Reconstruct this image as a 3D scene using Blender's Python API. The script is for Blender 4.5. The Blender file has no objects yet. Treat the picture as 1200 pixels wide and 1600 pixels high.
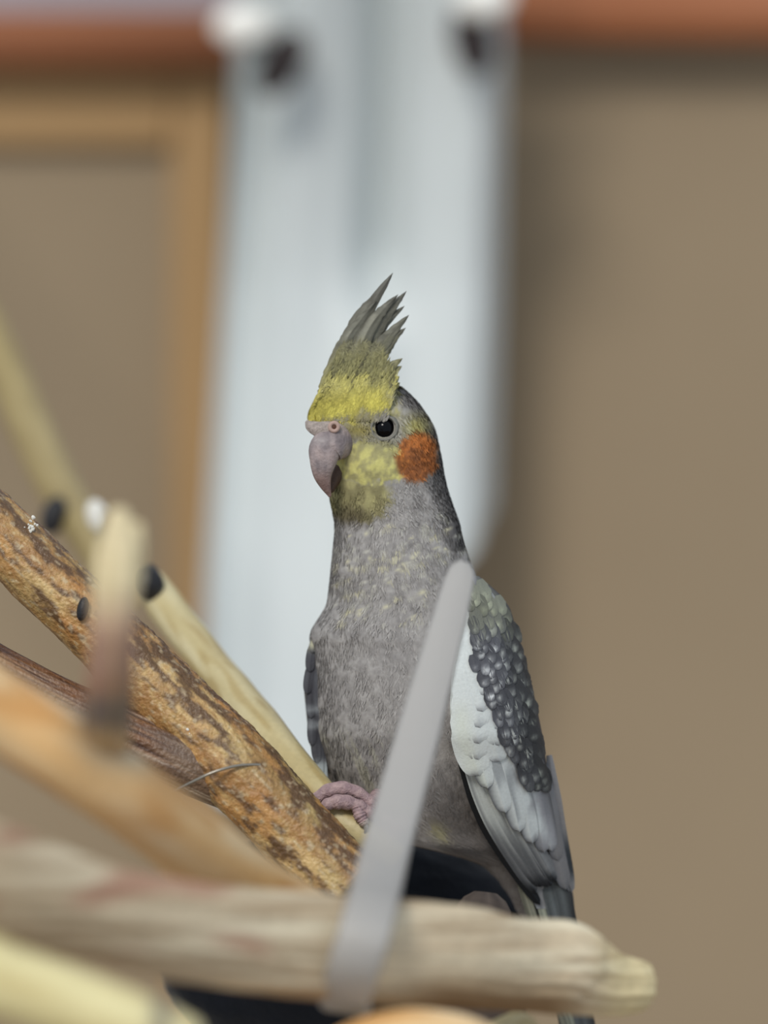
import bpy, math, random
import numpy as np
from mathutils import Vector, noise, Matrix
random.seed(7)
C = bpy.context.scene.collection
sc = bpy.context.scene
# ------------------------------------------------------------ camera, light, exposure
CZ = 1.5            # camera height
F = 6000.0          # focal length in pixels of the 1200 px wide frame
cam = bpy.data.cameras.new('camera'); co = bpy.data.objects.new('camera', cam); C.objects.link(co)
co.location = (0, 0, CZ); co.rotation_euler = (math.pi/2, 0, 0)
cam.sensor_fit = 'HORIZONTAL'; cam.sensor_width = 36; cam.lens = 36*F/1200
cam.clip_start = 0.05
cam.dof.use_dof = True; cam.dof.focus_distance = 1.188; cam.dof.aperture_fstop = 180/30.0
sc.camera = co
w = bpy.data.worlds.new('world'); sc.world = w; w.use_nodes = True
bg = w.node_tree.nodes['Background']; bg.inputs[0].default_value = (0.80, 0.90, 1.0, 1); bg.inputs[1].default_value = 0.67
sun = bpy.data.lights.new('sun', 'SUN'); so = bpy.data.objects.new('sun', sun); C.objects.link(so)
sun.energy = 1.9; sun.angle = math.radians(16); sun.color = (1.0, 0.95, 0.87)
so.rotation_euler = Vector((0.30, 0.80, -0.60)).to_track_quat('-Z', 'Y').to_euler(); so.location = (-1, -1, 3)
sc.view_settings.view_transform = 'Standard'; sc.view_settings.look = 'None'
sc.view_settings.gamma = 1; sc.view_settings.use_curve_mapping = False
sc.view_settings.exposure = 0.0

# ------------------------------------------------------------ helpers
def P(px, py, Y): return Vector(((px-600)/F*Y, Y, CZ + (800-py)/F*Y))
def lin(c):
    return tuple(((v/255)/12.92 if v/255 <= .04045 else ((v/255+.055)/1.055)**2.4) for v in c)
def mix(a, b, t):
    t = max(0., min(1., t)); return tuple(a[i]+(b[i]-a[i])*t for i in range(3))
def sm(a, b, x):
    if a == b: return float(x > a)
    t = max(0., min(1., (x-a)/(b-a))); return t*t*(3-2*t)
def nz(x, y, z=0.): return noise.noise(Vector((x, y, z)))
def interp(tab, x, k):
    if x <= tab[0][0]: return tab[0][k]
    for a, b in zip(tab, tab[1:]):
        if x <= b[0]:
            return a[k]+(b[k]-a[k])*(x-a[0])/(b[0]-a[0])
    return tab[-1][k]
def link(name, verts, faces, mat, parent=None, cols=None, uvs=None, smooth=True, closed=False):
    me = bpy.data.meshes.new(name); me.from_pydata([tuple(v) for v in verts], [], faces)
    if smooth: me.polygons.foreach_set('use_smooth', [True]*len(me.polygons))
    if cols is not None:
        at = me.color_attributes.new('Col', 'FLOAT_COLOR', 'POINT')
        arr = np.ones((len(verts), 4), dtype=np.float32); arr[:, :3] = np.array([lin(c) for c in cols], dtype=np.float32)
        at.data.foreach_set('color', arr.ravel())
    me.materials.append(mat)
    o = bpy.data.objects.new(name, me); C.objects.link(o)
    if parent: o.parent = parent; o.matrix_parent_inverse = parent.matrix_basis.inverted()
    me.update(); return o
def tag(o, label, cat=None, group=None):
    o['label'] = label
    if cat: o['category'] = cat
    if group: o['group'] = group
    return o
def empty(name, loc, label, cat, group=None):
    o = bpy.data.objects.new(name, None); C.objects.link(o); o.location = loc; o.empty_display_size = .01
    bpy.context.view_layer.update(); return tag(o, label, cat, group)
def mat(name, col=None, rough=.6, spec=.3, bump=0., bscale=400., var=0., vscale=200., stretch=(1, 1, 1), transl=0., transp=0., metal=0., sheen=0.):
    m = bpy.data.materials.new(name); m.use_nodes = True; nt = m.node_tree; N = nt.nodes; L = nt.links
    b = N['Principled BSDF']; b.inputs['Roughness'].default_value = rough
    b.inputs['Specular IOR Level'].default_value = spec; b.inputs['Metallic'].default_value = metal
    if sheen: b.inputs['Sheen Weight'].default_value = sheen
    tc = N.new('ShaderNodeTexCoord'); mp = N.new('ShaderNodeMapping'); mp.inputs['Scale'].default_value = stretch
    L.new(tc.outputs['Object'], mp.inputs[0])
    if col is None:
        src = N.new('ShaderNodeVertexColor'); src.layer_name = 'Col'; cs = src.outputs[0]
    else:
        src = N.new('ShaderNodeRGB'); src.outputs[0].default_value = lin(col)+(1,); cs = src.outputs[0]
    if var:
        n = N.new('ShaderNodeTexNoise'); n.inputs['Scale'].default_value = vscale; n.inputs['Detail'].default_value = 6
        L.new(mp.outputs[0], n.inputs['Vector'])
        mr = N.new('ShaderNodeMapRange'); mr.inputs[1].default_value = .3; mr.inputs[2].default_value = .7
        mr.inputs[3].default_value = 1-var; mr.inputs[4].default_value = 1+var; L.new(n.outputs[0], mr.inputs[0])
        mu = N.new('ShaderNodeVectorMath'); mu.operation = 'SCALE'; L.new(cs, mu.inputs[0]); L.new(mr.outputs[0], mu.inputs['Scale']); cs = mu.outputs[0]
    L.new(cs, b.inputs['Base Color'])
    if bump:
        n = N.new('ShaderNodeTexNoise'); n.inputs['Scale'].default_value = bscale; n.inputs['Detail'].default_value = 5
        L.new(mp.outputs[0], n.inputs['Vector'])
        bp = N.new('ShaderNodeBump'); bp.inputs['Strength'].default_value = bump; bp.inputs['Distance'].default_value = .001
        L.new(n.outputs[0], bp.inputs['Height']); L.new(bp.outputs[0], b.inputs['Normal'])
    out = N['Material Output']; sh = b.outputs[0]
    if transl:
        t = N.new('ShaderNodeBsdfTranslucent'); L.new(cs, t.inputs[0]); mx = N.new('ShaderNodeMixShader'); mx.inputs[0].default_value = transl
        L.new(sh, mx.inputs[1]); L.new(t.outputs[0], mx.inputs[2]); sh = mx.outputs[0]
    if transp:
        t = N.new('ShaderNodeBsdfTransparent'); mx = N.new('ShaderNodeMixShader'); mx.inputs[0].default_value = transp
        L.new(sh, mx.inputs[1]); L.new(t.outputs[0], mx.inputs[2]); sh = mx.outputs[0]
    L.new(sh, out.inputs[0]); return m
def catmull(pts, n):
    pts = [tuple(p) for p in pts]; k = len(pts)-1; out = []
    for i in range(n):
        t = i/(n-1)*k; s = min(int(t), k-1); u = t-s
        p0 = pts[max(s-1, 0)]; p1 = pts[s]; p2 = pts[s+1]; p3 = pts[min(s+2, k)]
        out.append(tuple(.5*((2*b)+(-a+c)*u+(2*a-5*b+4*c-d)*u*u+(-a+3*b-3*c+d)*u**3) for a, b, c, d in zip(p0, p1, p2, p3)))
    return out
def tube(name, pts, m, parent=None, n=80, k=32, disp=None, col=None, squash=1., ends=True, round_end=(False, False)):
    """pts: (px, py, depth, radius in px). col(t, ang, point, s)->rgb, disp(t, ang, s)->factor added to the radius; s = arc length in m"""
    sp = catmull(pts, n); cen = [P(a, b, c) for a, b, c, d in sp]; rad = [max(1e-5, d*c/F) for a, b, c, d in sp]
    V = []; cols = []; Fc = []; ref = Vector((0, -1, 0)); s = 0
    for i in range(n):
        T = (cen[min(i+1, n-1)]-cen[max(i-1, 0)]).normalized()
        A = (ref - T*ref.dot(T)).normalized(); B = T.cross(A)
        if i: s += (cen[i]-cen[i-1]).length
        for j in range(k):
            a = 2*math.pi*j/k
            r = rad[i]*(1+(disp(i/(n-1), a, s) if disp else 0))
            p = cen[i]+A*(math.cos(a)*r*squash)+B*(math.sin(a)*r)
            V.append(p); cols.append(col(i/(n-1), a, p, s) if col else (128, 128, 128))
    for i in range(n-1):
        for j in range(k):
            Fc.append((i*k+j, i*k+(j+1) % k, (i+1)*k+(j+1) % k, (i+1)*k+j))
    if ends:
        for e, i in ((0, 0), (1, n-1)):
            T = (cen[1]-cen[0]).normalized()*-1 if e == 0 else (cen[-1]-cen[-2]).normalized()
            rings = (.93, .75, .4) if not round_end[e] else (.92, .72, .4)
            hs = (.10, .13, .15) if not round_end[e] else (.38, .68, .9)
            last = i*k
            for q, h in zip(rings, hs):
                st = len(V)
                for j in range(k):
                    d = V[i*k+j]-cen[i]; V.append(cen[i]+d*q+T*rad[i]*h); cols.append(cols[i*k+j] if round_end[e] else mix(cols[i*k+j], (205, 180, 130), .6))
                for j in range(k):
                    f = (last+j, last+(j+1) % k, st+(j+1) % k, st+j); Fc.append(f if e else f[::-1])
                last = st
            V.append(cen[i]+T*rad[i]*(hs[-1]+.02)); cols.append(cols[-1])
            for j in range(k):
                f = (last+j, last+(j+1) % k, len(V)-1); Fc.append(f if e else f[::-1])
    # tube faces wind so that normals point out
    Fc = [f[::-1] for f in Fc]
    return link(name, V, Fc, m, parent, cols)
def box(name, x0, x1, y0, y1, z0, z1, m, parent=None, bev=0.):
    V = [(x, y, z) for x in (x0, x1) for y in (y0, y1) for z in (z0, z1)]
    Fc = [(0, 1, 3, 2), (4, 6, 7, 5), (0, 4, 5, 1), (2, 3, 7, 6), (0, 2, 6, 4), (1, 5, 7, 3)]
    o = link(name, V, Fc, m, parent, smooth=False)
    if bev:
        b = o.modifiers.new('bevel', 'BEVEL'); b.width = bev; b.segments = 3
    return o
def pbox(name, px0, px1, py0, py1, Y, th, m, parent=None, bev=0.):   # front face at depth Y
    a = P(px0, py0, Y); b = P(px1, py1, Y)
    return box(name, a.x, b.x, Y, Y+th, b.z, a.z, m, parent, bev)
def struct(o): o['kind'] = 'structure'; return o

# ------------------------------------------------------------ setting
WY = 2.215
m_wall = mat('beige_plaster', (149, 132, 109), .85, .2, .3, 60, .05, 4)
m_tan = mat('tan_board', (170, 138, 98), .8, .2, .2, 60, .04, 5)
m_rail = mat('terracotta_paint', (164, 104, 70), .55, .4, .2, 90, .05, 12)
m_upper = mat('grey_upper_wall', (165, 156, 162), .8, .2, .2, 60, .04, 8)
m_floor = mat('dusty_floor', (150, 130, 105), .9, .1, .4, 40, .15, 6)
struct(box('floor', -2.5, 2.5, -1.0, WY, -.05, 0, m_floor))
struct(box('wall_back', -2.5, 2.5, WY, WY+.1, 0, P(0, 18, WY).z, m_wall))
struct(box('wall_upper', -2.5, 2.5, WY, WY+.1, P(0, 18, WY).z, 2.1, m_upper))
# tan border of the left wall bay, its field lies 6 mm deeper
fr = pbox('trim_1', 268, 352, 100, 1900, WY-.012, .012, m_tan, None, .004); struct(fr)
fr = pbox('trim_2', -900, 268, 100, 228, WY-.012, .012, m_tan, None, .004); struct(fr)
# rails
def rail(px0, px1, py0, py1, Y, label):
    t = empty('rail', P((px0+px1)/2, py1, Y), label, 'rail')
    a = P(px0, py0, Y); b = P(px1, py1, Y); r = (a.z-b.z)/2; zc = (a.z+b.z)/2; V = []; Fc = []; k = 40
    for x in (a.x, b.x):
        for j in range(k):
            an = 2*math.pi*j/k; V.append((x, Y+r*math.cos(an)*.8+r, zc+r*math.sin(an)))
    for j in range(k): Fc.append((j, k+j, k+(j+1) % k, (j+1) % k))
    Fc.append(tuple(range(k))); Fc.append(tuple(range(2*k-1, k-1, -1)))
    link('rail_bar', V, Fc, m_rail, t)
    return t
r1 = rail(-1500, 372, 12, 102, 2.165, 'terracotta brown rail at top left, ending at the hanging pale sheet')
r2 = rail(775, 2700, -42, 62, 2.165, 'terracotta brown rail at top right, higher than the other')
# hanging pale sheet with soft folds
m_sheet = mat('pale_sheet', (208, 214, 215), .5, .35, .1, 80, .03, 12)
m_glint = mat('white_glint', (248, 246, 240), .3, .5)
m_clamp = mat('dark_clamp', (58, 50, 50), .6, .3, .2, 300)
SY = 2.115
sheet = empty('hanging_sheet', P(560, 1210, SY), 'pale blue-grey plastic sheet hanging in soft folds behind the bird', 'sheet')
V = []; Fc = []; nu, nv = 90, 120
def fold(u, py):
    g = math.exp(-((u-.56)/.085)**2)*(1-sm(380, 560, py))*.042
    g += math.exp(-((u-.10)/.10)**2)*.030
    g += .004*math.sin(u*19+py*.002) + (.035*sm(.93, 1.0, u))
    return g
for s_ in (0, 1):
    for i in range(nv):
        t = i/(nv-1)
        for j in range(nu):
            u = j/(nu-1)
            bot = 1260 if u < .42 else 1260-(1260-855)*sm(.42, .98, u)
            bot -= 60*sm(.93, 1, u)
            py = -260+(bot+260)*t
            xl = interp([(-260, 372), (100, 368), (500, 345), (900, 322), (1260, 315)], py, 1)
            xr = interp([(-260, 790), (100, 788), (500, 780), (860, 768)], py, 1)
            Y = SY+fold(u, py)+s_*.003-.035*max(0, (py-100)/1000)**2-.07*max(0, (450-py)/710)**1.3  # leans shaped for the light: top turned darker, bottom brighter
            V.append(P(xl+(xr-xl)*u, py, Y))
o_ = nu*nv
for i in range(nv-1):
    for j in range(nu-1):
        a = i*nu+j; Fc.append((a, a+nu, a+nu+1, a+1)); Fc.append((a+o_, a+1+o_, a+nu+1+o_, a+nu+o_))
for i in range(nv-1):
    for j in (0, nu-1):
        a = i*nu+j; f = (a, a+nu, a+nu+o_, a+o_); Fc.append(f if j else f[::-1])
for j in range(nu-1):
    a = (nv-1)*nu+j; Fc.append((a, a+o_, a+1+o_, a+1))
link('sheet_panel', V, Fc, m_sheet, sheet)
def blob(name, px, py, Y, rx, ry, m, parent=None, ang=0., depth=.6):
    V = []; Fc = []; k, n = 28, 14; c = P(px, py, Y); s = Y/F
    for i in range(n+1):
        ph = math.pi*i/n
        for j in range(k):
            th = 2*math.pi*j/k; x = math.sin(ph)*math.cos(th); z = math.sin(ph)*math.sin(th); y = -math.cos(ph)
            X = x*rx*s; Z = z*ry*s
            V.append(c+Vector((X*math.cos(ang)-Z*math.sin(ang), y*depth*min(rx, ry)*s, X*math.sin(ang)+Z*math.cos(ang))))
    for i in range(n):
        for j in range(k): Fc.append((i*k+j, i*k+(j+1) % k, (i+1)*k+(j+1) % k, (i+1)*k+j))
    return link(name, V, Fc, m, parent)
for (kx, ky, cx, cy, lab) in ((380, 38, 440, 98, 'bolt highlight built as a white ellipsoid, with a dark clamp at the left top of the hanging sheet'),
                              (757, -2, 738, 62, 'bolt highlight built as a white ellipsoid, with a dark clamp at the right top of the hanging sheet')):
    t = empty('sheet_clamp', P(cx, cy, SY-.02), lab, 'clamp')
    blob('bolt_glint', kx, ky, SY-.075, 46, 31, m_glint, t, .15)  # out-of-focus bolt highlight, built as a solid white ellipsoid
    blob('clamp_jaw', cx, cy, SY-.05, 34, 60, m_clamp, t, -.5 if kx < 500 else .2)
    tube('clamp_pin', [(kx, ky, SY-.068, 12), ((kx+cx)/2, (ky+cy)/2, SY-.06, 12), (cx, cy, SY-.05, 12)], m_clamp, t, n=6, k=10)

# ------------------------------------------------------------ branches
m_bark = mat('glossy_bark', None, .33, .6, .9, 700, .14, 1200)
m_stick = mat('smooth_stick', None, .45, .4, .25, 500, .06, 500)
m_dry = mat('weathered_wood', None, .75, .25, .5, 350, .08, 500, (.25, 1, 1))
def barkcol(t, a, p, s):
    c = math.cos(a)*.012; d = math.sin(a)*.012; S = s
    n1 = nz(S*55, c*160, d*160); n2 = nz(S*160+9, c*420, d*420); n3 = nz(S*420, c*900+4, d*900)
    n4 = nz(S*30+40, c*70, d*70+3)
    base = mix((158, 116, 66), (206, 174, 118), .5+1.2*n1+.9*n3)
    base = mix(base, (160, 146, 96), sm(.0, .5, n4)*.6)
    base = mix(base, (178, 122, 62), sm(.0, .5, nz(S*60+70, c*160, d*160))*.55)
    top = sm(.15, .9, -math.sin(a))          # flaky dark bark along the upper side
    dk = sm(-.20, .42, nz(S*150+9, c*330, d*330)*1.0+n1*.4+n3*.55+nz(S*25, c*500, d*500+8)*.5+top*.5-.25)
    base = mix(base, (84, 58, 34), dk*.85)
    base = mix(base, (206, 190, 160), sm(.30, .5, n3+n2*.4)*.55)  # pale speckles put glossy highlights into the bark colour
    return base
def barkdisp(t, a, s):
    c = math.cos(a)*.012; d = math.sin(a)*.012
    top = sm(.1, .9, -math.sin(a))
    return .05*nz(s*35, c*60, d*60)+.035*nz(s*150, c*400, d*400)+(.02+.03*top)*abs(nz(s*420, c*900, d*900))
main = empty('bark_branch', P(540, 1400, 1.185), 'thick mottled golden-brown branch with flaking bark, running from left edge under the bird', 'branch')
tube('branch_stem', [(-1500, -420, 1.23, 38), (-900, 60, 1.22, 42), (-330, 555, 1.20, 46), (-160, 700, 1.197, 48), (-50, 790, 1.195, 50), (0, 835, 1.193, 52), (70, 903, 1.19, 53), (140, 968, 1.188, 54),
      (220, 1052, 1.186, 57), (300, 1132, 1.184, 60), (380, 1213, 1.180, 63), (450, 1288, 1.178, 60), (505, 1345, 1.176, 58), (548, 1385, 1.174, 57)], m_bark, main,
     n=1100, k=112, disp=barkdisp, col=barkcol)
def sidecol(t, a, p, s):
    c = math.cos(a)*.01; d = math.sin(a)*.01
    n2 = nz(s*60, c*900, d*900); base = mix((70, 44, 34), (128, 88, 56), .5+n2*1.4)
    px = 600+p.x/p.y*F; base = mix(base, (150, 122, 84), sm(330, 400, px)); base = mix(base, (128, 112, 94), .6*sm(200, 300, px))
    return mix(base, (200, 184, 165), sm(.12, .45, nz(s*45+8, c*1300, d*1300))*(.35+.5*sm(180, 300, px)))
tube('side_limb', [(-1200, 560, 1.20, 28), (-700, 760, 1.19, 32), (-330, 900, 1.185, 34), (-100, 990, 1.185, 36), (0, 1050, 1.184, 38), (120, 1112, 1.182, 40), (230, 1165, 1.180, 44), (310, 1203, 1.180, 43), (385, 1248, 1.184, 30)],
     m_bark, main, n=300, k=80, col=sidecol, disp=lambda t, a, s: .05*nz(s*50, a*4)+.05*nz(s*40, math.cos(a)*9, math.sin(a)*9))
m_white = mat('white_dropping', (228, 226, 218), .35, .5, .4, 900)
m_knot = mat('black_knot', (34, 34, 38), .5, .4, .5, 700)
kn = blob('knot', 131, 951, 1.181, 9, 19, m_knot, main, -.2, 1.2); kn.location = (0, -.0045, 0)
def spatter(name, px, py, Y, r, parent, n):
    V = []; Fc = []
    for q in range(n):
        a = random.random()*6.28; d = r*random.random()**.7; x = px+d*math.cos(a)*.9; y = py+d*math.sin(a)*1.1
        b0 = len(V); rr = random.uniform(1.2, 3.6); V.append(P(x, y, Y-.0006))
        for j in range(7):
            u = j/7*6.28; V.append(P(x+rr*math.cos(u)*random.uniform(.7, 1.5), y+rr*math.sin(u)*random.uniform(.7, 1.3), Y+.0006))
        for j in range(7): Fc.append((b0, b0+1+j, b0+1+(j+1) % 7))
    return link(name, V, Fc, m_white, parent)
spatter('dropping', 47, 822, 1.184, 13, main, 16)['label'] = 'white splash on the bark'
spatter('dropping', 298, 1142, 1.1722, 6, main, 4)['label'] = 'white speck on the bark'
# wire
m_wire = mat('thin_wire', (150, 145, 135), .3, .7, metal=.6)
wr = tube('wire_tie', [(268, 1238, 1.174, 2.2), (300, 1222, 1.167, 2.4), (335, 1206, 1.1655, 2.4), (375, 1196, 1.167, 2.4), (415, 1196, 1.171, 2.4), (445, 1204, 1.176, 2.4), (470, 1226, 1.184, 2.2)],
          m_wire, None, n=60, k=8, col=None)
tag(wr, 'thin silvery wire looped round the mottled thick branch', 'wire')
# golden foreground branch with broken twig
def goldcol(t, a, p, s):
    n1 = nz(s*25, math.cos(a)*1.5, math.sin(a)*1.5)
    b = mix((226, 178, 116), (238, 214, 176), .5+.9*n1)
    b = mix(b, (206, 146, 80), sm(.1, .5, nz(s*30+5, math.cos(a)*1.2+7, math.sin(a)))*.7)
    g = math.exp(-((p.x-P(175, 0, .985).x)/.008)**2-((p.z-P(0, 1140, .985).z)/.009)**2)
    return mix(b, (120, 112, 100), g*.95)
gold = empty('golden_branch', P(430, 1410, 1.06), 'blurred smooth orange-gold branch at the left with an upright broken twig', 'branch')
tube('branch_stem', [(-1500, 330, .93, 58), (-900, 620, .95, 60), (-400, 870, .97, 62), (-120, 1030, .975, 62), (0, 1112, .98, 62), (100, 1175, .985, 62), (200, 1245, 1.0, 62), (300, 1322, 1.03, 60), (400, 1395, 1.06, 58), (470, 1440, 1.075, 56)],
     m_stick, gold, n=160, k=48, col=goldcol, disp=lambda t, a, s: .05*nz(s*30, math.cos(a), math.sin(a)))
def twigcol(t, a, p, s):
    py = 800-(p.z-CZ)/p.y*F
    b = mix((222, 206, 168), (158, 126, 110), sm(900, 1010, py)); b = mix(b, (150, 116, 96), sm(1040, 1090, py))
    b = mix(b, (112, 100, 94), sm(1070, 1110, py)); b = mix(b, (190, 160, 122), sm(1120, 1160, py))
    return mix(b, (180, 160, 110), .35*sm(0, .4, nz(s*30, math.cos(a)*5, math.sin(a)*5)))
tw = tube('broken_twig', [(176, 1215, .994, 18), (171, 1170, .990, 30), (168, 1125, .978, 37), (171, 1070, .968, 38), (176, 1000, .96, 35), (180, 940, .96, 37), (184, 890, .96, 38), (186, 850, .96, 32), (186, 810, .96, 19)],
     m_dry, gold, n=90, k=40, col=twigcol, round_end=(False, True), disp=lambda t, a, s: .06*nz(s*20, math.cos(a)*3, math.sin(a)*3))
tube('twig_splinter', [(196, 905, .961, 26), (205, 860, .961, 22), (212, 828, .961, 14)], m_dry, tw, n=30, k=20, col=twigcol, round_end=(False, True))
# perch
def perchcol(t, a, p, s):
    n1 = nz(s*40, math.cos(a)*1.5, math.sin(a)*1.5)
    b = mix((188, 172, 126), (208, 196, 156), .5+n1); b = mix(b, (170, 148, 98), sm(.05, .45, nz(s*60+9, math.cos(a)*2, math.sin(a)*2))*.7)
    return mix((30, 30, 34), b, sm(.035, .075, t+.03*nz(a, 3)))
perch = empty('perch_stick', P(560, 1300, 1.19), 'smooth pale yellow stick with a black upper end, gripped by the bird', 'stick')
tube('stick_stem', [(226, 898, 1.305, 22), (240, 922, 1.300, 29), (275, 968, 1.29, 30), (330, 1038, 1.265, 29), (380, 1100, 1.24, 31), (412, 1140, 1.225, 33), (450, 1185, 1.212, 29), (495, 1240, 1.199, 29),
      (535, 1283, 1.193, 27), (580, 1312, 1.191, 24), (622, 1340, 1.19, 20)], m_stick, perch, n=220, k=48, col=perchcol, disp=lambda t, a, s: .05*nz(s*60, math.cos(a), math.sin(a)))
blob('knot', 232, 912, 1.292, 24, 27, m_knot, perch, .3, .9)
blob('knot', 528, 1291, 1.1885, 8, 4, mat('grey_knot', (120, 118, 100), .6), perch, -.3, .6)
back = empty('back_stick', P(180, 890, 1.38), 'strongly blurred yellowish stick at far left, behind all other branches', 'stick')
tube('stick_stem', [(-1100, -1000, 1.95, 26), (-700, -500, 1.92, 28), (-260, 120, 1.78, 30), (-60, 450, 1.66, 32), (0, 560, 1.62, 33), (50, 672, 1.57, 34), (100, 775, 1.5, 34), (150, 850, 1.44, 33), (200, 925, 1.39, 30)], m_stick, back, n=90, k=32, col=lambda t, a, p, s: mix((150, 132, 88), (170, 152, 106), .5+nz(s*30, a)))
blob('knot', 84, 806, 1.46, 20, 32, m_knot, back, -.3)
blob('white_patch', 152, 806, 1.42, 17, 26, m_white, back, .3)
# driftwood
def driftcol(t, a, p, s):
    up = p.z; q_ = up+.10*p.x; n1 = nz(p.x*12, q_*230, math.cos(a)*1.2); n2 = nz(p.x*22+5, q_*520, 1)
    b = mix((190, 170, 142), (238, 226, 198), .45+.9*n1+4*max(-.1, p.x)); b = mix(b, (140, 114, 86), sm(.0, .5, n2+.25*n1)*.55)
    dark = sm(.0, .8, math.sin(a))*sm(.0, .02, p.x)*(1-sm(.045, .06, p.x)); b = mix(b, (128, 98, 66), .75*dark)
    b = mix(b, (165, 118, 98), sm(.15, .4, nz(p.x*40, up*90, 6))*.7*(1-sm(-.04, .0, p.x)))
    return mix(b, (222, 204, 152), sm(.055, .07, p.x)*.6)
drift = empty('driftwood_plank', P(600, 1570, 1.04), 'broad weathered grey-cream driftwood limb crossing the lower frame in front of the bird', 'branch')
tube('limb', [(-1500, 1130, .87, 92), (-900, 1200, .89, 94), (-380, 1290, .90, 95), (-120, 1350, .93, 97), (0, 1388, .945, 95), (140, 1424, .965, 79), (260, 1450, .985, 80), (400, 1470, 1.008, 80), (540, 1485, 1.03, 83), (700, 1494, 1.055, 80), (810, 1508, 1.075, 72), (880, 1513, 1.085, 73), (912, 1524, 1.09, 64), (950, 1537, 1.095, 51), (985, 1541, 1.10, 44), (1003, 1542, 1.103, 38)],
     m_dry, drift, n=300, k=96, squash=.8, col=driftcol, disp=lambda t, a, s: .05*nz(s*22, math.cos(a)*2, math.sin(a)*2)+.07*nz(s*12, math.cos(a)*7, math.sin(a)*7)+.02*nz(s*150, math.cos(a)*9, math.sin(a)*9))
crm = empty('cream_branch', P(240, 1640, .93), 'pale cream peeled branch with a cut end in the bottom left corner', 'branch')
def creamcol(t, a, p, s):
    b = mix((236, 224, 172), (206, 186, 128), .4+nz(s*40, math.cos(a)*2, math.sin(a)*2))
    px = 600+p.x/p.y*F
    return mix(b, (110, 104, 98), .8*math.exp(-((px-252)/14)**2))
tube('branch_stem', [(-1500, 1120, .80, 66), (-900, 1260, .84, 64), (-400, 1400, .888, 62), (-60, 1508, 0.898, 60), (0, 1532, 0.900, 59), (100, 1566, 0.904, 58), (200, 1604, 0.908, 57), (285, 1642, 0.913, 52)], m_stick, crm, n=120, k=48, col=creamcol)
org = tag(empty('orange_branch', P(640, 1680, 1.02), 'x', 'branch'), 'orange-gold branch peeping out under the driftwood at the bottom edge', 'branch')
tube('branch_stem', [(-100, 2300, 1.01, 58), (180, 1960, 1.012, 54), (380, 1760, 1.015, 50), (520, 1668, 1.018, 50), (600, 1634, 1.02, 52), (680, 1630, 1.022, 52), (760, 1655, 1.026, 50), (900, 1760, 1.04, 48), (1120, 2000, 1.06, 46), (1400, 2400, 1.08, 44)], m_stick, org, n=100, k=40, col=goldcol)
pal = tag(empty('pale_branch', P(800, 1680, 1.1), 'x', 'branch'), 'short pale olive branch end under the driftwood, right of the orange branch', 'branch')
tube('branch_stem', [(700, 1760, 1.09, 50), (740, 1690, 1.095, 48), (775, 1645, 1.10, 46), (808, 1618, 1.105, 38)], m_stick, pal, n=60, k=36, col=perchcol, round_end=(False, True))
stb = tag(empty('branch_stub', P(770, 1500, 1.17), 'x', 'branch'), 'shaded grey-brown rounded branch stub behind the driftwood, below the bird', 'branch')
def stubcol(t, a, p, s): return mix((78, 68, 62), (98, 86, 78), .5+nz(s*60, math.cos(a)*3, math.sin(a)*3))
tube('stub_stem', [(740, 1620, 1.165, 62), (745, 1530, 1.165, 62), (750, 1472, 1.165, 60), (754, 1436, 1.166, 46)], m_dry, stb, n=50, k=40, col=stubcol, round_end=(False, True))
# dark bundle
m_cloth = mat('dark_cloth', (11, 15, 23), .9, .15, .5, 500, .25, 60, sheen=.1)
V = []; Fc = []; k, n = 120, 80; c0 = P(548, 1490, 1.275); s_ = 1.275/F
for i in range(n+1):
    ph = math.pi*i/n
    for j in range(k):
        th = 2*math.pi*j/k; x = math.sin(ph)*math.cos(th); y = math.sin(ph)*math.sin(th); z = math.cos(ph)
        f = 1+.03*nz(x*3, y*3, z*3)+.02*abs(nz(x*3+z*7, y*6, z*4-x*5))
        V.append(c0+Vector((x*298*s_*f, y*.035*f, z*197*s_*f)))
for i in range(n):
    for j in range(k): Fc.append((i*k+j, (i+1)*k+j, (i+1)*k+(j+1) % k, i*k+(j+1) % k))
bd = link('cloth_bundle', V, Fc, m_cloth)
tag(bd, 'navy-black rounded cloth bundle behind the perch and driftwood', 'cloth')
# plastic strap
m_strap = mat('milky_plastic', (200, 198, 196), .45, .4, .05, 100, transl=.25, transp=.24)
strap = empty('cable_tie', P(560, 1580, 1.03), 'long milky white cable tie standing up in front of the bird', 'cable tie')
pts = catmull([(726, 880, 1.125, 10), (721, 895, 1.123, 21), (708, 945, 1.118, 26), (682, 1040, 1.108, 30), (655, 1140, 1.096, 34), (630, 1230, 1.083, 36), (608, 1310, 1.067, 38), (592, 1370, 1.04, 40), (582, 1410, 1.018, 41), (570, 1455, 1.006, 42), (552, 1515, 1.008, 41), (540, 1562, 1.022, 38), (536, 1578, 1.04, 36), (545, 1572, 1.062, 36), (560, 1500, 1.068, 36), (572, 1440, 1.066, 36)], 160)
V = []; Fc = []
for i, (x, y, Y, r) in enumerate(pts):
    a = pts[max(i-1, 0)]; b = pts[min(i+1, len(pts)-1)]
    dx, dy = b[0]-a[0], b[1]-a[1]; l = math.hypot(dx, dy) or 1
    nx, ny = (-dy/l, dx/l) if Y < 1.04 or i < 110 else (1, 0)
    if i > 100: nx, ny = -1, -.15
    c = P(x, y, Y); e = (P(x+nx*r, y+ny*r, Y)-c)
    T = (P(b[0], b[1], b[2])-P(a[0], a[1], a[2])).normalized(); nn = T.cross(e).normalized()*.0007
    for q, hh in ((-1, 0), (-.8, 1), (0, .8), (.8, 1), (1, 0), (.8, -1), (0, -1), (-.8, -1)): V.append(c+e*q+nn*hh)
for i in range(len(pts)-1):
    for j in range(8): Fc.append((i*8+j, i*8+(j+1) % 8, (i+1)*8+(j+1) % 8, (i+1)*8+j))
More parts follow.
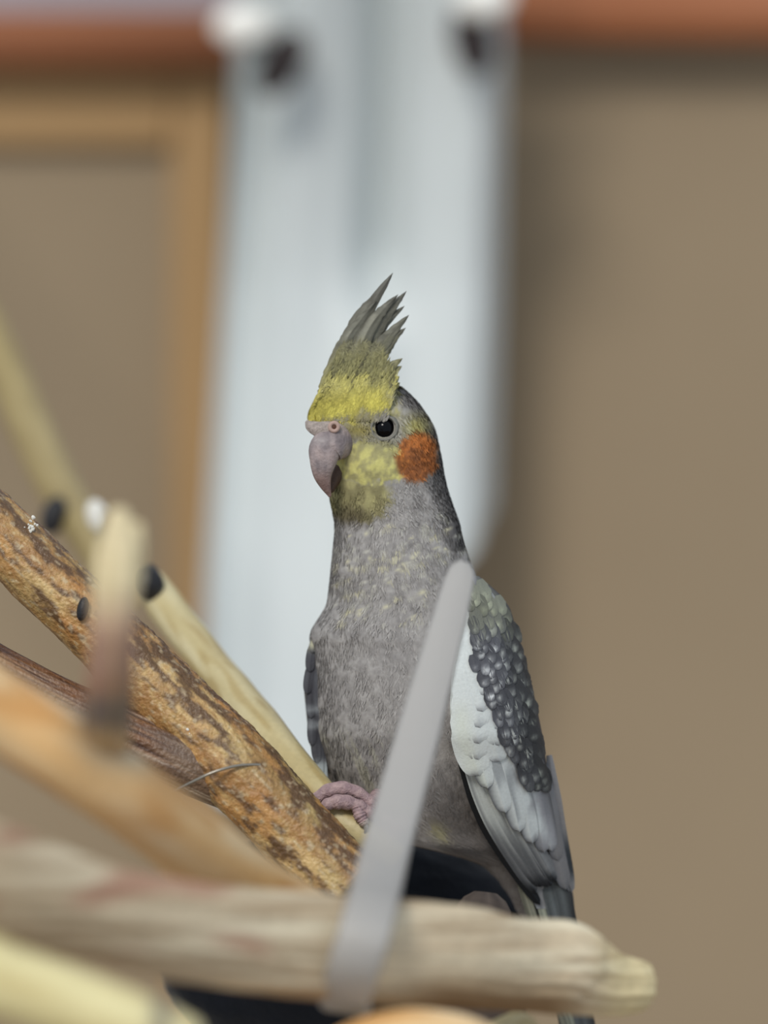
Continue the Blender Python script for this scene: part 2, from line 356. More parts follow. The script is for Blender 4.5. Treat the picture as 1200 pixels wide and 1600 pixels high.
Fc.append(tuple(range(8))); Fc.append(tuple(range(len(V)-8, len(V))))
link('tie_strap', V, Fc, m_strap, strap)
pbox('tie_head', 528, 618, 1425, 1475, 1.068, .01, m_strap, strap, .002)

# ------------------------------------------------------------ cockatiel
BY = 1.21
bird = empty('cockatiel', P(560, 1290, BY), 'grey cockatiel with yellow face, orange cheek patch and raised crest, perched', 'bird')
m_plume = mat('plumage', None, .85, .08, .18, 1400, .07, 900)
m_feather = mat('feather', None, .6, .2, .15, 1500, .05, 1200)
# y, xl, xr, half depth mm, centre depth offset mm
RT = [(594, 556, 584, 1.5, 0), (597, 536, 606, 5, 0), (602, 516, 624, 8, 0), (612, 502, 636, 10, 0), (625, 492, 650, 12, 0), (640, 484, 661, 13, 0), (655, 480, 671, 13.5, 0), (670, 487, 679, 14, 0),
      (685, 500, 683, 14, 0), (700, 511, 686, 14, 0), (720, 518, 690, 14, .2), (745, 517, 694, 14, .5), (770, 514, 700, 14, .8), (795, 519, 709, 14, 1), (820, 524, 718, 14.5, 1.2), (850, 521, 725, 15.5, 1.5),
      (880, 518, 735, 17, 2), (910, 515, 748, 18.5, 3), (945, 511, 770, 20, 4), (965, 499, 781, 21.5, 5), (984, 486, 790, 22, 5), (1000, 483, 797, 23, 5), (1014, 488, 800, 23, 5), (1050, 491, 808, 24.5, 5.5), (1100, 491, 815, 25, 6), (1150, 495, 817, 24, 6),
      (1200, 506, 810, 21, 8), (1235, 522, 806, 18, 9), (1265, 544, 804, 15, 10), (1290, 574, 804, 12.5, 11), (1308, 604, 805, 11, 11.5), (1322, 645, 810, 10, 11), (1334, 705, 816, 8, 12), (1350, 752, 826, 6.5, 13),
      (1380, 782, 842, 5, 14), (1420, 806, 856, 4, 16), (1470, 832, 872, 3, 18), (1500, 848, 878, 1.5, 19)]
RN = 560
rs = []
yy = np.linspace(594, 1500, RN)
raw = np.array([[interp(RT, y, q) for q in (1, 2, 3, 4)] for y in yy])
for _ in range(14):
    a = raw.copy(); a[1:-1] = (raw[:-2]+2*raw[1:-1]+raw[2:])/4
    a[:6] = raw[:6]; raw = a
def ringy(y):
    t = (y-594)/(1500-594)*(RN-1); t = max(0, min(RN-1.001, t)); i = int(t); u = t-i
    r = raw[i]*(1-u)+raw[i+1]*u
    return (r[0]+r[1])/2, (r[1]-r[0])/2, r[2]/1000, BY+r[3]/1000
EX = 2.15
def bodyD(px, py):
    cx, hw, hd, Yc = ringy(py); q = min(.999, abs((px-cx)/hw)); return Yc-hd*(1-q**EX)**(1/EX)
def bodyP(th, y, lift=0.):
    cx, hw, hd, Yc = ringy(y); c, s = math.cos(th), math.sin(th)
    f = lambda v: math.copysign(abs(v)**(2/EX), v)
    px = cx+hw*f(s); Y = Yc-hd*f(c)
    p = P(px, y, Y)
    if lift:
        ctr = P(cx, y, Yc); d = (p-ctr).normalized(); p = p+d*lift
    return p, px
flecks = []
for _ in range(150):
    y = random.triangular(822, 985, 870); x = random.uniform(515, 745)
    flecks.append((x, y, random.uniform(3, 8), random.uniform(2, 4.5), random.random()))
for _ in range(14): flecks.append((random.uniform(660, 720), random.uniform(790, 850), 5, 3, .1))
fg = {}
for f in flecks:
    fg.setdefault((int(f[0]//20), int(f[1]//20)), []).append(f)
def bodycol(px, py, th=0.):
    n1 = nz(px*.02, py*.02, th); n2 = nz(px*.07, py*.05, th+5); n3 = nz(px*.2, py*.15, 2+th)
    grey = mix((136, 133, 132), (168, 165, 163), .5+.5*n1+.5*n2+.5*n3)
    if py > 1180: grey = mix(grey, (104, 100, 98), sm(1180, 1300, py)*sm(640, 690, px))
    # pale streaks on the left flank
    if py > 1120 and px < 620:
        st = nz((px-.45*(py-1150))*.12, py*.012, 8); grey = mix(grey, (176, 174, 158), sm(.05, .35, st)*sm(1120, 1180, py)*.7)
    grey = mix(grey, (168, 164, 120), .6*math.exp(-((px-680)/14)**2-((py-1300)/14)**2))
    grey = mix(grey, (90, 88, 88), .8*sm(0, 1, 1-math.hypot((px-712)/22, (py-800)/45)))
    # nape/back of the head darker
    if py < 860:
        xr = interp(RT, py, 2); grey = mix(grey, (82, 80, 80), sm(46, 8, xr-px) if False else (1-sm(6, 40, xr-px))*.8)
    c = grey
    if py < 830:
        e = n2*14+n3*8
        Yl = (220, 210, 108); Ol = (150, 142, 84); pale = (190, 186, 120)
        # forehead / crown yellow
        fy = (1-sm(656, 670, py+.08*(px-500)+e*.5))*(1-sm(588, 630, px+e))
        c = mix(c, mix(Yl, (186, 176, 92), .5+n1+n2), fy)
        # lores
        lo = math.exp(-((px-560)/28)**2-((py-672)/14)**2); c = mix(c, (140, 130, 76), lo*.9)
        # behind eye
        be = math.exp(-((px-648)/20)**2-((py-668)/20)**2); c = mix(c, (176, 168, 96), be*.8)
        # cheek yellow
        cy = sm(0, .25, 1-((px-578+e)/62)**2-((py-722+e*.6)/38)**2); c = mix(c, mix((204, 198, 122), (160, 154, 106), .5+n2*1.6+n3), cy*.9)
        # throat olive
        ty = sm(0, .5, 1-((px-556+e)/62)**2-((py-775+e*.6)/46)**2)*(1-cy); c = mix(c, mix((136, 130, 94), (164, 158, 112), .5+n2*2-.3*sm(770, 800, py)), ty*.95)
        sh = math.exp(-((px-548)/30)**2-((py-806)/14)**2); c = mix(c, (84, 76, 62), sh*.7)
        # ring below eye grey
        rg = math.exp(-((px-597)/32)**2-((py-693)/9)**2); c = mix(c, (138, 134, 108), rg*.8)
        # orange cheek
        oc = sm(-.1, .45, 1-((px-650+e*.35)/35)**2-((py-714+e*.3)/43)**2-.25*math.sin((px-650)/20)*((py-714)/43)*.5)
        c = mix(c, mix((194, 116, 60), (132, 80, 48), .25+n3*1.4+n2+sm(685, 745, py)*.8), oc*.92)
    gx, gy = int(px//20), int(py//20)
    for i in (-1, 0, 1):
        for j in (-1, 0, 1):
            for (fx, fy2, a, b, r) in fg.get((gx+i, gy+j), ()):
                d = ((px-fx)/a)**2+((py-fy2+.3*(px-fx))/b)**2
                if d < 2.5: c = mix(c, (198, 193, 165) if r > .5 else (184, 182, 172), math.exp(-d*1.2)*.85)
    return c
K = 260; V = []; cols = []; Fc = []
for i in range(RN):
    y = float(yy[i])
    for j in range(K):
        th = 2*math.pi*j/K
        p, px = bodyP(th, y)
        d = .0004*nz(px*.06, y*.05, math.cos(th)*2)+.0002*nz(px*.25, y*.1, 3+math.cos(th)*3)
        # eye socket
        if math.cos(th) > 0:
            q = math.hypot(px-600, y-669); d -= .0016*math.exp(-(q/22)**2); d += .0009*math.exp(-((px-605)/30)**2-((y-645)/9)**2)
            d += .0018*math.exp(-((px-575)/40)**2-((y-730)/30)**2)
        cx, hw, hd, Yc = ringy(y); ctr = P(cx, y, Yc); p = p+(p-ctr).normalized()*d
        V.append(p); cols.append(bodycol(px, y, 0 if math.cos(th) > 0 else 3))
for i in range(RN-1):
    for j in range(K): Fc.append((i*K+j, i*K+(j+1) % K, (i+1)*K+(j+1) % K, (i+1)*K+j))
Fc = [f[::-1] for f in Fc]
Fc.append(tuple(range(K))); Fc.append(tuple(range((RN-1)*K+K-1, (RN-1)*K-1, -1)))
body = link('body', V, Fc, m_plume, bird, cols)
# short contour feathers all over the body
V = []; cols = []; Fc = []
def strand(th, y, ln, wd, lift, cc, drift=0.):
    p0, px = bodyP(th, y, -.0001); p2, _ = bodyP(th+drift, y+ln, lift); p1, _ = bodyP(th+drift*.5, y+ln*.45, lift*.9)
    t = (p2-p0).normalized(); ctr = bodyP(th, y)[0]; cx, hw, hd, Yc = ringy(y); nrm = (ctr-P(cx, y, Yc)).normalized()
    sd = t.cross(nrm).normalized()*wd
    b = len(V); V.extend([p0, p1+sd, p2, p1-sd]); cols.extend([mix(cc, (60, 58, 56), .05), cc, tuple(min(255, v*1.06) for v in cc), cc])
    Fc.append((b, b+3, b+2, b+1))
for _ in range(46000):
    u = random.random(); y = 600+ (1340-600)*u
    th = random.uniform(-math.pi, math.pi)
    if abs(th) > 1.9 and random.random() < .6: continue
    cx, hw, hd, Yc = ringy(y); px = cx+hw*math.copysign(abs(math.sin(th))**(2/EX), math.sin(th))
    if abs(th) < 1.6:
        if math.hypot(px-600, (y+6)-668) < 23: continue
        if y > 660 and y < 775 and px < 543-max(0, (y-700))*.72: continue
        if px < 500 and 656 < y < 700: continue
    cc = bodycol(px, y+4, 0 if abs(th) < math.pi/2 else 3); k_ = random.uniform(.93, 1.07); cc = tuple(min(255, v*k_) for v in cc)
    head = y < 820
    ln = random.uniform(6, 11) if head else random.uniform(9, 17)
    strand(th, y, ln, random.uniform(.00022, .0004), random.uniform(.0001, .00035) if head else random.uniform(.00004, .00018), cc, random.uniform(-.05, .05)*(1.5 if head else 1))
pl = link('plumage', V, Fc, m_plume, body, cols); pl['kind'] = 'stuff'

# feathers -------------------------------------------------------
def feather(name, path, w, D, lift, colf, parent, n=12, tipsharp=.5, layer=0., m=None, tp=None, cup=.00035, rag=0.):
    """path in px, w half width px; D(px,py)->depth; colf(t, s, px, py)"""
    sp = catmull([(a, b) for a, b in path], n); V = []; cols = []; Fc = []; A = (-1, -.6, -.12, 0, .12, .6, 1)
    for i, (x, y) in enumerate(sp):
        t = i/(n-1); a = sp[max(i-1, 0)]; b = sp[min(i+1, n-1)]; dx, dy = b[0]-a[0], b[1]-a[1]; l = math.hypot(dx, dy) or 1
        nx, ny = -dy/l, dx/l
        ww = w*min(1, .45+1.6*t)*((1-max(0, (t-tipsharp)/(1-tipsharp))**2.2)**.5 if t > tipsharp else 1)
        if tp: ww = w*min(1, .5+1.4*t)*(1-max(0, (t-tipsharp)/(1-tipsharp))**tp)
        ww = max(ww*(1+rag*nz(x*.35, y*.35, w)), .25)
        for s in A:
            qx, qy = x+nx*ww*s, y+ny*ww*s
            Y = D(x+nx*ww*s*.9, y+ny*ww*s*.9)-layer-lift*(t**1.3)+cup*s*s*(w/14)-(.00012 if s == 0 else 0)
            V.append(P(qx, qy, Y)); cols.append(colf(t, s, qx, qy))
    k = len(A)
    for i in range(n-1):
        for j in range(k-1): Fc.append((i*k+j, (i+1)*k+j, (i+1)*k+j+1, i*k+j+1))
    return link(name, V, Fc, m or m_feather, parent, cols)
# crest
def crestcol(t, s, px, py):
    n1 = nz(px*.1, py*.05, s); st = nz((px+.5*py)*.25, s*3, 1)
    c = mix((204, 196, 120), (150, 146, 106), 1-sm(585, 632, py+n1*26))
    c = mix(c, (116, 115, 104), 1-sm(515, 590, py+n1*24)); c = mix(c, (92, 91, 88), (1-sm(440, 510, py))*.6)
    c = mix(c, (70, 68, 60), sm(.1, .4, st)*.55); c = mix(c, (178, 176, 160), sm(.2, .45, -st)*.4)
    return mix(c, (80, 78, 70), .35*(abs(s) > .9))
crest = empty('crest', P(560, 620, BY), '', None); del crest['label']; crest.parent = bird; crest.matrix_parent_inverse = bird.matrix_basis.inverted()
CR = [ # base, mid, tip, halfwidth, layer mm
 ((590, 634), (612, 612), (625, 598), 10, 1.0), ((575, 628), (606, 592), (628, 572), 12, 2.0), ((582, 636), (612, 604), (624, 588), 10, 3.2),
 ((562, 630), (602, 585), (629, 560), 12, 3.4), ((560, 624), (598, 560), (627, 518), 12, 1.0), ((556, 624), (598, 552), (634, 512), 12, 2.2),
 ((548, 622), (596, 545), (639, 492), 13, 3.0), ((544, 618), (590, 525), (632, 478), 11, .6), ((538, 618), (588, 520), (635, 455), 13, 2.0),
 ((534, 618), (580, 515), (622, 460), 12, 3.4), ((526, 616), (566, 510), (614, 426), 14, 2.6), ((520, 616), (556, 512), (604, 444), 12, 1.4),
 ((514, 616), (540, 540), (588, 470), 12, 3.0), ((512, 622), (528, 565), (560, 505), 12, 1.8), ((508, 632), (520, 580), (546, 530), 11, 3.4),
 ((532, 630), (552, 580), (582, 540), 13, 4.2), ((548, 634), (576, 590), (606, 555), 12, 4.4), ((505, 640), (512, 600), (528, 565), 10, 4.0), ((524, 640), (536, 598), (556, 565), 12, 5.2), ((560, 640), (580, 608), (606, 585), 11, 5.0)]
for i, (a, b, c, hw_, ly) in enumerate(CR):
    bb = (b[0]-3, b[1]-2)
    def DC(px, py, ly=ly): 
        return (BY-.0035-ly/1000*1.0-.0050*sm(560, 640, py))+.006*sm(600, 632, py)
    feather('crest_feather', [a, bb, c], hw_, DC, .0003, crestcol, crest, n=30, tipsharp=.35, tp=1.5, cup=.0006, rag=.25)
# soft yellow tuft joining the crest and the forehead
V = []; cols = []; Fc = []
for _ in range(5200):
    y = 656-110*random.random()**1.9+random.uniform(-5, 7); x = random.uniform(interp([(545, 534), (560, 524), (600, 504), (640, 485), (656, 482)], y, 1), interp([(545, 586), (560, 594), (600, 616), (656, 600)], y, 1))
    k_ = sm(560, 640, y); Yb = (BY-.009-.005*k_) if y < 600 else (BY-.009-.005*k_)*(1-sm(600, 650, y))+min(bodyD(x, y), BY-.006)*sm(600, 650, y)-.0004
    ln = random.uniform(9, 20); an = random.uniform(-.25, .35); dx, dy = (math.sin(.45+an)*ln, -math.cos(.45+an)*ln)
    cc = crestcol(0, 0, x, y+6) if y < 612 else mix(crestcol(0, 0, x, y), bodycol(x, y), sm(605, 640, y))
    q = random.uniform(.9, 1.1); cc = tuple(min(255, v*q) for v in cc); b = len(V); wd = random.uniform(1.2, 2.2)
    V.extend([P(x, y, Yb+.0006), P(x+dx*.5-dy/ln*wd, y+dy*.5+dx/ln*wd, Yb-.0004), P(x+dx, y+dy, Yb-.0003), P(x+dx*.5+dy/ln*wd, y+dy*.5-dx/ln*wd, Yb-.0004)]); cols.extend([cc]*4); Fc.append((b, b+1, b+2, b+3))
tf = link('tuft', V, Fc, m_plume, crest, cols); tf['kind'] = 'stuff'

# eye
m_eye = mat('dark_eye', (4, 4, 7), .12, .18)
m_skin = mat('grey_skin', (128, 126, 118), .6, .3, .4, 1500, .08, 1500)
ed = bodyD(600, 669)
def eyeball(px, Y, sgn):
    e = blob('eye', px, 669, Y+.0022*sgn, 17.0, 17.5, m_eye, bird, 0, 1.0)
    V = []; Fc = []; k = 36
    c = P(px, 669, Y); s = BY/F; nrm = Vector((.05, -sgn, .05)).normalized(); A = Vector((1, 0, 0)); A = (A-nrm*A.dot(nrm)).normalized(); B = nrm.cross(A)
    for j in range(k):
        th = 2*math.pi*j/k
        for (r, h) in ((16.5, .0000), (17.2, .0006), (18.6, .0008), (20.5, .0002), (24, -.0012)):
            wob = 1+.02*math.sin(9*th)
            V.append(c+(A*math.cos(th)*r*1.06+B*math.sin(th)*r)*s*wob+nrm*h)
    for j in range(k):
        for q in range(4): Fc.append((j*5+q, ((j+1) % k)*5+q, ((j+1) % k)*5+q+1, j*5+q+1))
    link('eyelid', V, Fc, m_skin, e)
eyeball(600, ed+.0004, 1)
eyeball(600, 2*BY-ed, -1)
# beak
def beakcol(t, a, p, s):
    n1 = nz(p.x*300, p.z*200, p.y*200); py = 800-(p.z-CZ)/p.y*F; px = 600+p.x/p.y*F
    c = mix((126, 116, 118), (164, 150, 149), .5+n1*1.6+.8*nz(p.x*900, p.z*150, 3)); c = mix(c, (128, 100, 92), sm(722, 768, py)*.8+.3*n1)  # brown towards the tip includes its shade, painted in
    return mix(c, (190, 182, 180), .5*math.exp(-((px-500)/14)**2-((py-688)/6)**2))  # pale highlight along the beak top, painted into the colour
m_beak = mat('horn_beak', None, .55, .3, .45, 900, .12, 900)
FY = BY
tube('upper_beak', [(551, 692, FY-.0045, 10), (539, 694, FY-.0095, 22), (523, 692, FY-.0130, 28), (509, 702, FY-.0145, 26.5), (505, 720, FY-.0155, 21.5), (504, 740, FY-.0155, 15.5), (508, 757, FY-.0148, 9.5), (515, 774, FY-.0140, 3)],
     m_beak, bird, n=60, k=40, col=beakcol, squash=.8, round_end=(True, True))
tube('lower_beak', [(543, 726, FY-.0035, 12), (531, 736, FY-.0065, 12), (522, 750, FY-.0085, 10), (516, 764, FY-.0100, 7)], m_beak, bird, n=30, k=28, col=lambda t, a, p, s: mix((104, 86, 78), (76, 58, 48), t), round_end=(True, True))
# cere with nostrils
m_cere = mat('cere_skin', (168, 156, 150), .75, .15, .9, 1300, .22, 900)
cere = tube('cere', [(480.5, 660, FY-.0100, 4), (486, 666, FY-.0120, 9), (499, 671, FY-.0138, 12.5), (514, 672, FY-.0146, 14), (528, 676, FY-.0134, 14), (540, 684, FY-.0118, 11), (549, 692, FY-.0100, 6)], m_cere, bird, n=50, k=28, squash=.75, round_end=(True, True))
m_nos = mat('nostril_skin', (176, 150, 140), .6, .3); m_hole = mat('nostril_dark', (92, 66, 56), .8, .1)
def torus(name, px, py, Y, R, r, m, parent):
    V = []; Fc = []; s = Y/F; c = P(px, py, Y); k, q = 24, 10
    for i in range(k):
        a = 2*math.pi*i/k
        for j in range(q):
            b = 2*math.pi*j/q; V.append(c+Vector(((R+r*math.cos(b))*math.cos(a)*s, -r*math.sin(b)*s, (R+r*math.cos(b))*math.sin(a)*s)))
    for i in range(k):
        for j in range(q): Fc.append((i*q+j, ((i+1) % k)*q+j, ((i+1) % k)*q+(j+1) % q, i*q+(j+1) % q))
    return link(name, V, Fc, m, parent)
nsr = torus('nostril', 522, 667, FY-.0170, 6.5, 3.2, m_nos, cere)
blob('nostril_hole', 522, 667, FY-.0167, 5, 5, m_hole, cere, 0, .6)

# near wing (right in the picture)
WL = [(898, 735), (930, 728), (960, 726), (1000, 716), (1050, 706), (1100, 703), (1150, 706), (1200, 722), (1250, 745), (1300, 770), (1350, 797), (1400, 828), (1425, 842)]
WR = [(898, 746), (915, 766), (930, 783), (950, 797), (1000, 812), (1050, 826), (1100, 838), (1150, 848), (1200, 855), (1250, 864), (1300, 876), (1350, 887), (1400, 896), (1430, 899), (1500, 903)]
def wingD(px, py, off=.0):
    cx, hw, hd, Yc = ringy(min(py, 1300)); xr = interp(WR, py, 1)+1.5; f = 1+.03; hd2 = hd*1.1 if py < 1180 else interp([(1180, ringy(1180)[2]*1.1), (1300, .0200), (1400, .0125), (1500, .008)], py, 1)
    Yc2 = Yc+.005*sm(1180, 1400, py); cxx = cx if py < 1100 else interp([(1100, 653), (1200, 668), (1300, 700), (1400, 752), (1500, 800)], py, 1)
    q = max(0., min(.995, (px-cxx)/(xr-cxx))); return Yc2-hd2*(1-q**2.3)**(1/2.3)-.0018-off
def wingcol(px, py):
    xl = interp(WL, py, 1); xr = interp(WR, py, 1); u = (px-xl)/(xr-xl); n1 = nz(px*.05, py*.03); n2 = nz(px*.14, py*.06, 4)
    white = (206, 212, 212); grey = (152, 152, 156); dark = (74, 74, 80)
    b = interp([(898, .15), (960, .28), (1010, .42), (1060, .52), (1100, .5), (1150, .56), (1200, .66), (1250, .72), (1300, .74), (1340, .5), (1400, .2)], py, 1)
    c = mix(white, grey, sm(b-.12, b+.18, u+n1*.25+n2*.12))
    c = mix(c, (210, 216, 190), .5*math.exp(-((u-.12)/.1)**2)*sm(1080, 1130, py)*(1-sm(1230, 1280, py)))
    dk = sm(b+.02, b+.30, u+n1*.3)*sm(940, 980, py)*(1-sm(1195, 1240, py+n2*20)); c = mix(c, dark, dk*.9)
    c = mix(c, (90, 92, 88), (1-sm(930, 990, py))*sm(.3, .7, u+n1*.4)*.8)
    c = mix(c, (112, 112, 114), sm(1290, 1380, py)*.7)
    c = mix(c, (60, 60, 62), sm(.88, .99, u)*.75)
    return c
wing = None
V = []; cols = []; Fc = []; n, k = 110, 40
for i in range(n):
    py = 900+(1420-900)*i/(n-1); xl = interp(WL, py, 1); xr = interp(WR, py, 1)
    for j in range(k):
        a = 2*math.pi*j/k; u = .5-.5*math.cos(a); px = xl+(xr-xl)*u
        e = 4*u*(1-u); Y = wingD(px, py)+.0004
        Y += (.0035*e**.5+.0006) if math.sin(a) < 0 else 0
        V.append(P(px, py, Y)); cols.append(wingcol(px, py))
for i in range(n-1):
    for j in range(k): Fc.append((i*k+j, (i+1)*k+j, (i+1)*k+(j+1) % k, i*k+(j+1) % k))
Fc.append(tuple(range(k))); Fc.append(tuple(range((n-1)*k, n*k)))
wing = link('wing', V, Fc, m_feather, bird, cols)
def wD(px, py): return wingD(px, py)
# primaries: dark long feathers along the lower edge
for i, (bx, by, mx, my, tx, ty, hw_) in enumerate([(712, 1160, 758, 1290, 844, 1414, 9), (716, 1150, 764, 1280, 838, 1396, 10), (722, 1140, 776, 1280, 846, 1386, 11), (732, 1140, 790, 1280, 856, 1386, 11), (745, 1140, 802, 1280, 862, 1384, 12), (760, 1150, 815, 1280, 868, 1378, 12)]):
    def pc(t, s, px, py, i=i):
        c = mix((188, 194, 192), (126, 128, 130), sm(.45, .8, t)); c = mix(c, (22, 24, 28), sm(.84, .97, t+.05*s)); st = nz(s*4+i, t*2, 1)
        c = mix(c, (84, 86, 90), sm(.1, .4, st)*.5)
        if i == 0: c = mix((26, 28, 30), (20, 22, 26), t)
        if s > .5 and i: c = mix(c, (48, 50, 54), .45*sm(.4, .7, t))
        return c
    feather('primary_feather', [(bx, by), (mx, my), (tx, ty)], hw_, wD, .0006, pc, wing, n=26, tipsharp=.8, layer=.0004+i*.00035)
# secondaries
for i, (bx, by, mx, my, tx, ty, hw_) in enumerate([(858, 1180, 874, 1290, 893, 1395, 10), (842, 1190, 862, 1290, 884, 1390, 13), (838, 1180, 858, 1260, 872, 1345, 13), (826, 1170, 848, 1250, 862, 1330, 13), (806, 1160, 832, 1240, 850, 1332, 14), (784, 1140, 812, 1230, 832, 1318, 15), (762, 1130, 790, 1210, 812, 1300, 16), (742, 1110, 766, 1190, 790, 1270, 16), (728, 1080, 742, 1150, 762, 1232, 16)]):
    def scf(t, s, px, py, i=i):
        c = wingcol(px, py); st = nz(s*3+i*3, t*2.5, 2)
        if i < 3: c = mix((142, 142, 146), (118, 116, 116), t); 
        if i == 0: c = mix(c, (50, 54, 58), sm(.5, .7, t)*(1-sm(.8, .9, t)))
        c = mix(c, (92, 94, 100), sm(.1, .45, st)*.4); return mix(c, (84, 86, 92), .6*(s > .95)+.35*(s > .55)*sm(.5, .9, t)+.3*sm(.9, 1, t))
    feather('secondary_feather', [(bx, by), (mx, my), (tx, ty)], hw_, wD, .0007, scf, wing, n=22, tipsharp=.72, layer=.0022+i*.0002)
# white greater coverts, stacked along the leading edge
gcs = []
for i in range(9):
    y0 = 1128-i*25; xl = interp(WL, y0, 1)
    gcs.append((xl+20, y0-10, xl+30, y0+38, xl+44, y0+84, 27, 0)); y0 > 1010 and gcs.append((xl+58, y0-16, xl+66, y0+26, xl+76, y0+62, 20, 1))
for i, (bx, by, mx, my, tx, ty, hw_, kd) in enumerate(gcs):
    def gc(t, s, px, py, kd=kd):
        c = wingcol(px, py)
        if kd == 0: c = mix(c, (216, 221, 220), .35)
        return mix(c, (100, 102, 110), .7*sm(.80, 1, t)*sm(-.9, .5, s))
    feather('covert_feather', [(bx, by), (mx, my), (tx, ty)], hw_, wD, .00035, gc, wing, n=16, tipsharp=.5, layer=.0042+i*.00004, cup=.0002)
# small spotted coverts
rows = 21
for r in range(rows, -1, -1):
    py = 903+r*14.5
    lo = interp([(898, .0), (960, .12), (1010, .26), (1060, .40), (1100, .50), (1150, .56), (1200, .68)], py, 1)
    xl = interp(WL, py, 1); xr = interp(WR, py, 1); x = xl+(xr-xl)*lo+(7 if r % 2 else 0)
    while x < xr-3:
        bx, by = x+random.uniform(-5, 5), py+random.uniform(-5, 5); ln = random.uniform(26, 38)
        sl = .20+.16*random.random(); rr = random.random(); tone = random.uniform(.85, 1.12); u = (x-xl)/(xr-xl); hw_ = random.uniform(7.5, 10.5)
        x += 14
        if bx+hw_*.6 > interp(WR, by, 1)+1 or bx+ln*sl+hw_*.35 > interp(WR, by+ln, 1)+1: bx = min(interp(WR, by, 1)-hw_*.5, interp(WR, by+ln, 1)-ln*sl-hw_*.3)
        lc = mix((212, 215, 216), (156, 160, 150), sm(.45, .95, u)); lc = mix(lc, (160, 164, 142), 1-sm(935, 1000, py))
        dkc = mix((80, 81, 87), (58, 59, 61), sm(.5, .9, u)); dkc = mix(dkc, (118, 120, 108), 1-sm(930, 990, py))
        am = random.choice((1.1, 1, .85, .7, .35))*(1-.6*sm(.85, 1, u)); sw = random.uniform(.12, .18); ss = random.uniform(.45, .8)
        def cc(t, s, px, py_, am=am, tone=tone, lc=lc, dkc=dkc, sw=sw, ss=ss, off=random.uniform(-.3, .3)):
            sp = math.exp(-((t-.72)/sw)**2-((s-off)/ss)**2)*am*(.8+.8*nz(px*.3, py_*.3, 1))
            return tuple(v*tone for v in mix(dkc, lc, min(1, sp*1.1)))
        feather('covert_feather', [(bx, by), (bx+ln*sl*.5, by+ln*.5), (bx+ln*sl, by+ln)], hw_, wD, .0001, cc, wing, n=11, tipsharp=.45, layer=.0046+(rows-r)*.00004, cup=-.00012, rag=.2)
# far wing, only its edge shows at the left
FLx = [(955, 516), (975, 500), (995, 486), (1020, 480), (1060, 477), (1080, 475), (1120, 479), (1160, 483), (1190, 494), (1225, 504)]
V = []; cols = []; Fc = []; n, k = 80, 24
def fwcol(px, py):
    c = mix((84, 86, 92), (62, 62, 68), .5+nz(px*.1, py*.03)*1.2)
    c = mix(c, (140, 136, 132), 1-sm(985, 1000, py)); c = mix(c, (186, 184, 160), math.exp(-((py-1006)/9)**2)); c = mix(c, (140, 146, 150), .7*math.exp(-((py-1108)/6)**2)+.8*math.exp(-((py-1133)/6)**2))
    return mix(c, (178, 188, 190), sm(1180, 1200, py)*.9)
for i in range(n):
    py = 955+(1225-955)*i/(n-1); xl = interp(FLx, py, 1)
    for j in range(k):
        a = 2*math.pi*j/k; px = xl+22-22*math.cos(a); V.append(P(px, py, BY+.008+.010*math.sin(a)*math.sin(math.pi*(i+.5)/n)**.5)); cols.append(fwcol(px, py))
for i in range(n-1):
    for j in range(k): Fc.append((i*k+j, i*k+(j+1) % k, (i+1)*k+(j+1) % k, (i+1)*k+j))
Fc = [f[::-1] for f in Fc]
Fc.append(tuple(range(k))); Fc.append(tuple(range(n*k-1, (n-1)*k-1, -1)))
fw = link('wing', V, Fc, m_feather, bird, cols)
for (bx, by, tx, ty, hw_) in ((500, 985, 488, 1020, 7), (492, 1000, 484, 1050, 8), (490, 1030, 480, 1084, 8), (490, 1070, 486, 1122, 8), (492, 1100, 488, 1165, 8), (495, 1130, 496, 1192, 8), (502, 1160, 500, 1215, 8), (506, 1180, 510, 1240, 6)):
    feather('covert_feather', [(bx, by), ((bx+tx)/2-2, (by+ty)/2), (tx, ty)], hw_, lambda a, b: BY-.0005, .0008, lambda t, s, a, b: mix(fwcol(a, b), (44, 44, 48), .4*(abs(s) > .9)), fw, n=12, tipsharp=.6)

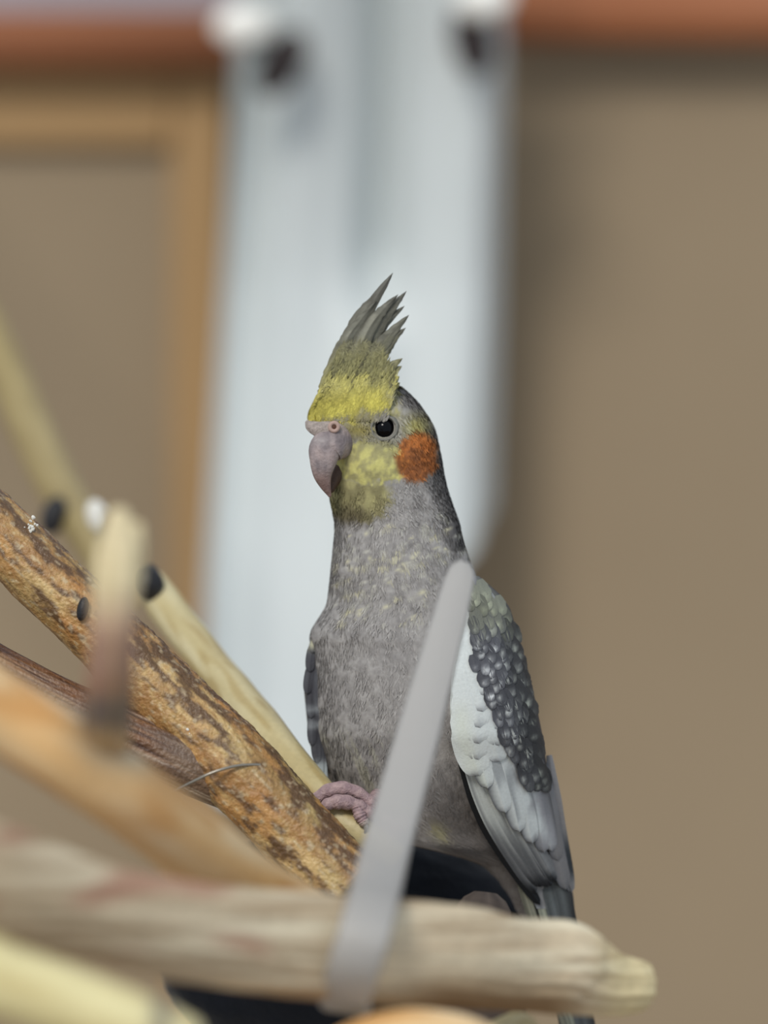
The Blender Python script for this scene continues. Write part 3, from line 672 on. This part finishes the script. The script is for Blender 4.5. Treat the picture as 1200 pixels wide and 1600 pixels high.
# tail
tail = empty('tail', P(860, 1450, BY+.02), '', None); del tail['label']; tail.parent = bird; tail.matrix_parent_inverse = bird.matrix_basis.inverted()
def tD(px, py): return BY+.004+.00004*(py-1350)+.00006*max(0, px-860)
for i, (bx, by, mx, my, tx, ty, hw_, c0_) in enumerate([
    (800, 1330, 850, 1450, 930, 1720, 13, (34, 36, 38)), (868, 1340, 888, 1450, 938, 1730, 15, (70, 72, 74)), (852, 1340, 878, 1450, 930, 1760, 19, (96, 101, 103)), (832, 1340, 862, 1450, 920, 1750, 18, (102, 108, 110)),
    (812, 1330, 850, 1450, 912, 1700, 11, (168, 172, 156)), (806, 1330, 842, 1450, 900, 1660, 6, (30, 30, 30)), (796, 1320, 834, 1440, 890, 1620, 8, (150, 150, 134))]):
    def tc(t, s, px, py, c0_=c0_): return mix(c0_, tuple(v*.6 for v in c0_), .5+nz(s*5, t*3, px*.02) if abs(s) < .9 else .9)
    feather('tail_feather', [(bx, by), (mx, my), (tx, ty)], hw_, tD, .0, tc, tail, n=30, tipsharp=.9, layer=i*.0004)
# feet
m_foot = mat('pink_scaly_skin', None, .5, .35, .6, 1300, .12, 1200)
def footcol(t, a, p, s): return mix(mix((178, 152, 152), (150, 126, 130), .5+nz(s*700, a, 0)*1.5), (196, 182, 172), sm(.9, 1, t)*.8)
m_claw = mat('claw_horn', (150, 146, 138), .35, .5)
def foot(dx, dy, dY):
    Yf = 1.1935+dY
    ft = tube('foot', [(590+dx, 1245+dy, Yf+.006, 13), (580+dx, 1262+dy, Yf-.001, 12), (572+dx, 1272+dy, Yf-.004, 11)], m_foot, bird, n=16, k=16, col=footcol, round_end=(True, True))
    def toe(pts, claw):
        t = tube('toe', [(a+dx, b+dy, Yf+c/1000, r) for a, b, c, r in pts], m_foot, ft, n=44, k=20, col=footcol, round_end=(True, True),
                 disp=lambda t, a, s: .07*math.sin(t*34)+.06*math.cos(t*12))
        tube('claw', [(a+dx, b+dy, Yf+c/1000, r) for a, b, c, r in claw], m_claw, ft, n=14, k=12, round_end=(True, True))
    toe([(582, 1258, -2, 10), (562, 1240, -3, 10), (538, 1232, -3.5, 11), (512, 1236, -4.5, 10.5), (492, 1250, -5.5, 9.5), (486, 1262, -6.2, 7.5)], [(486, 1262, -6.4, 5.5), (485, 1274, -6.8, 4), (489, 1284, -6.4, 1.5)])
    toe([(578, 1272, -4.5, 10), (560, 1259, -6, 10.5), (535, 1253, -6.8, 11.5), (514, 1256, -7.3, 10.5), (502, 1265, -7.6, 8)], [(502, 1266, -7.8, 5.5), (500, 1276, -8, 4.2), (503, 1286, -7.6, 1.5)])
    toe([(558, 1262, -6.5, 9), (562, 1274, -7.2, 9.5), (568, 1284, -7.4, 8)], [(568, 1284, -7.6, 5), (572, 1293, -7.6, 3.8), (570, 1301, -7, 1.5)])
foot(0, 0, 0)
foot(40, 40, .006)
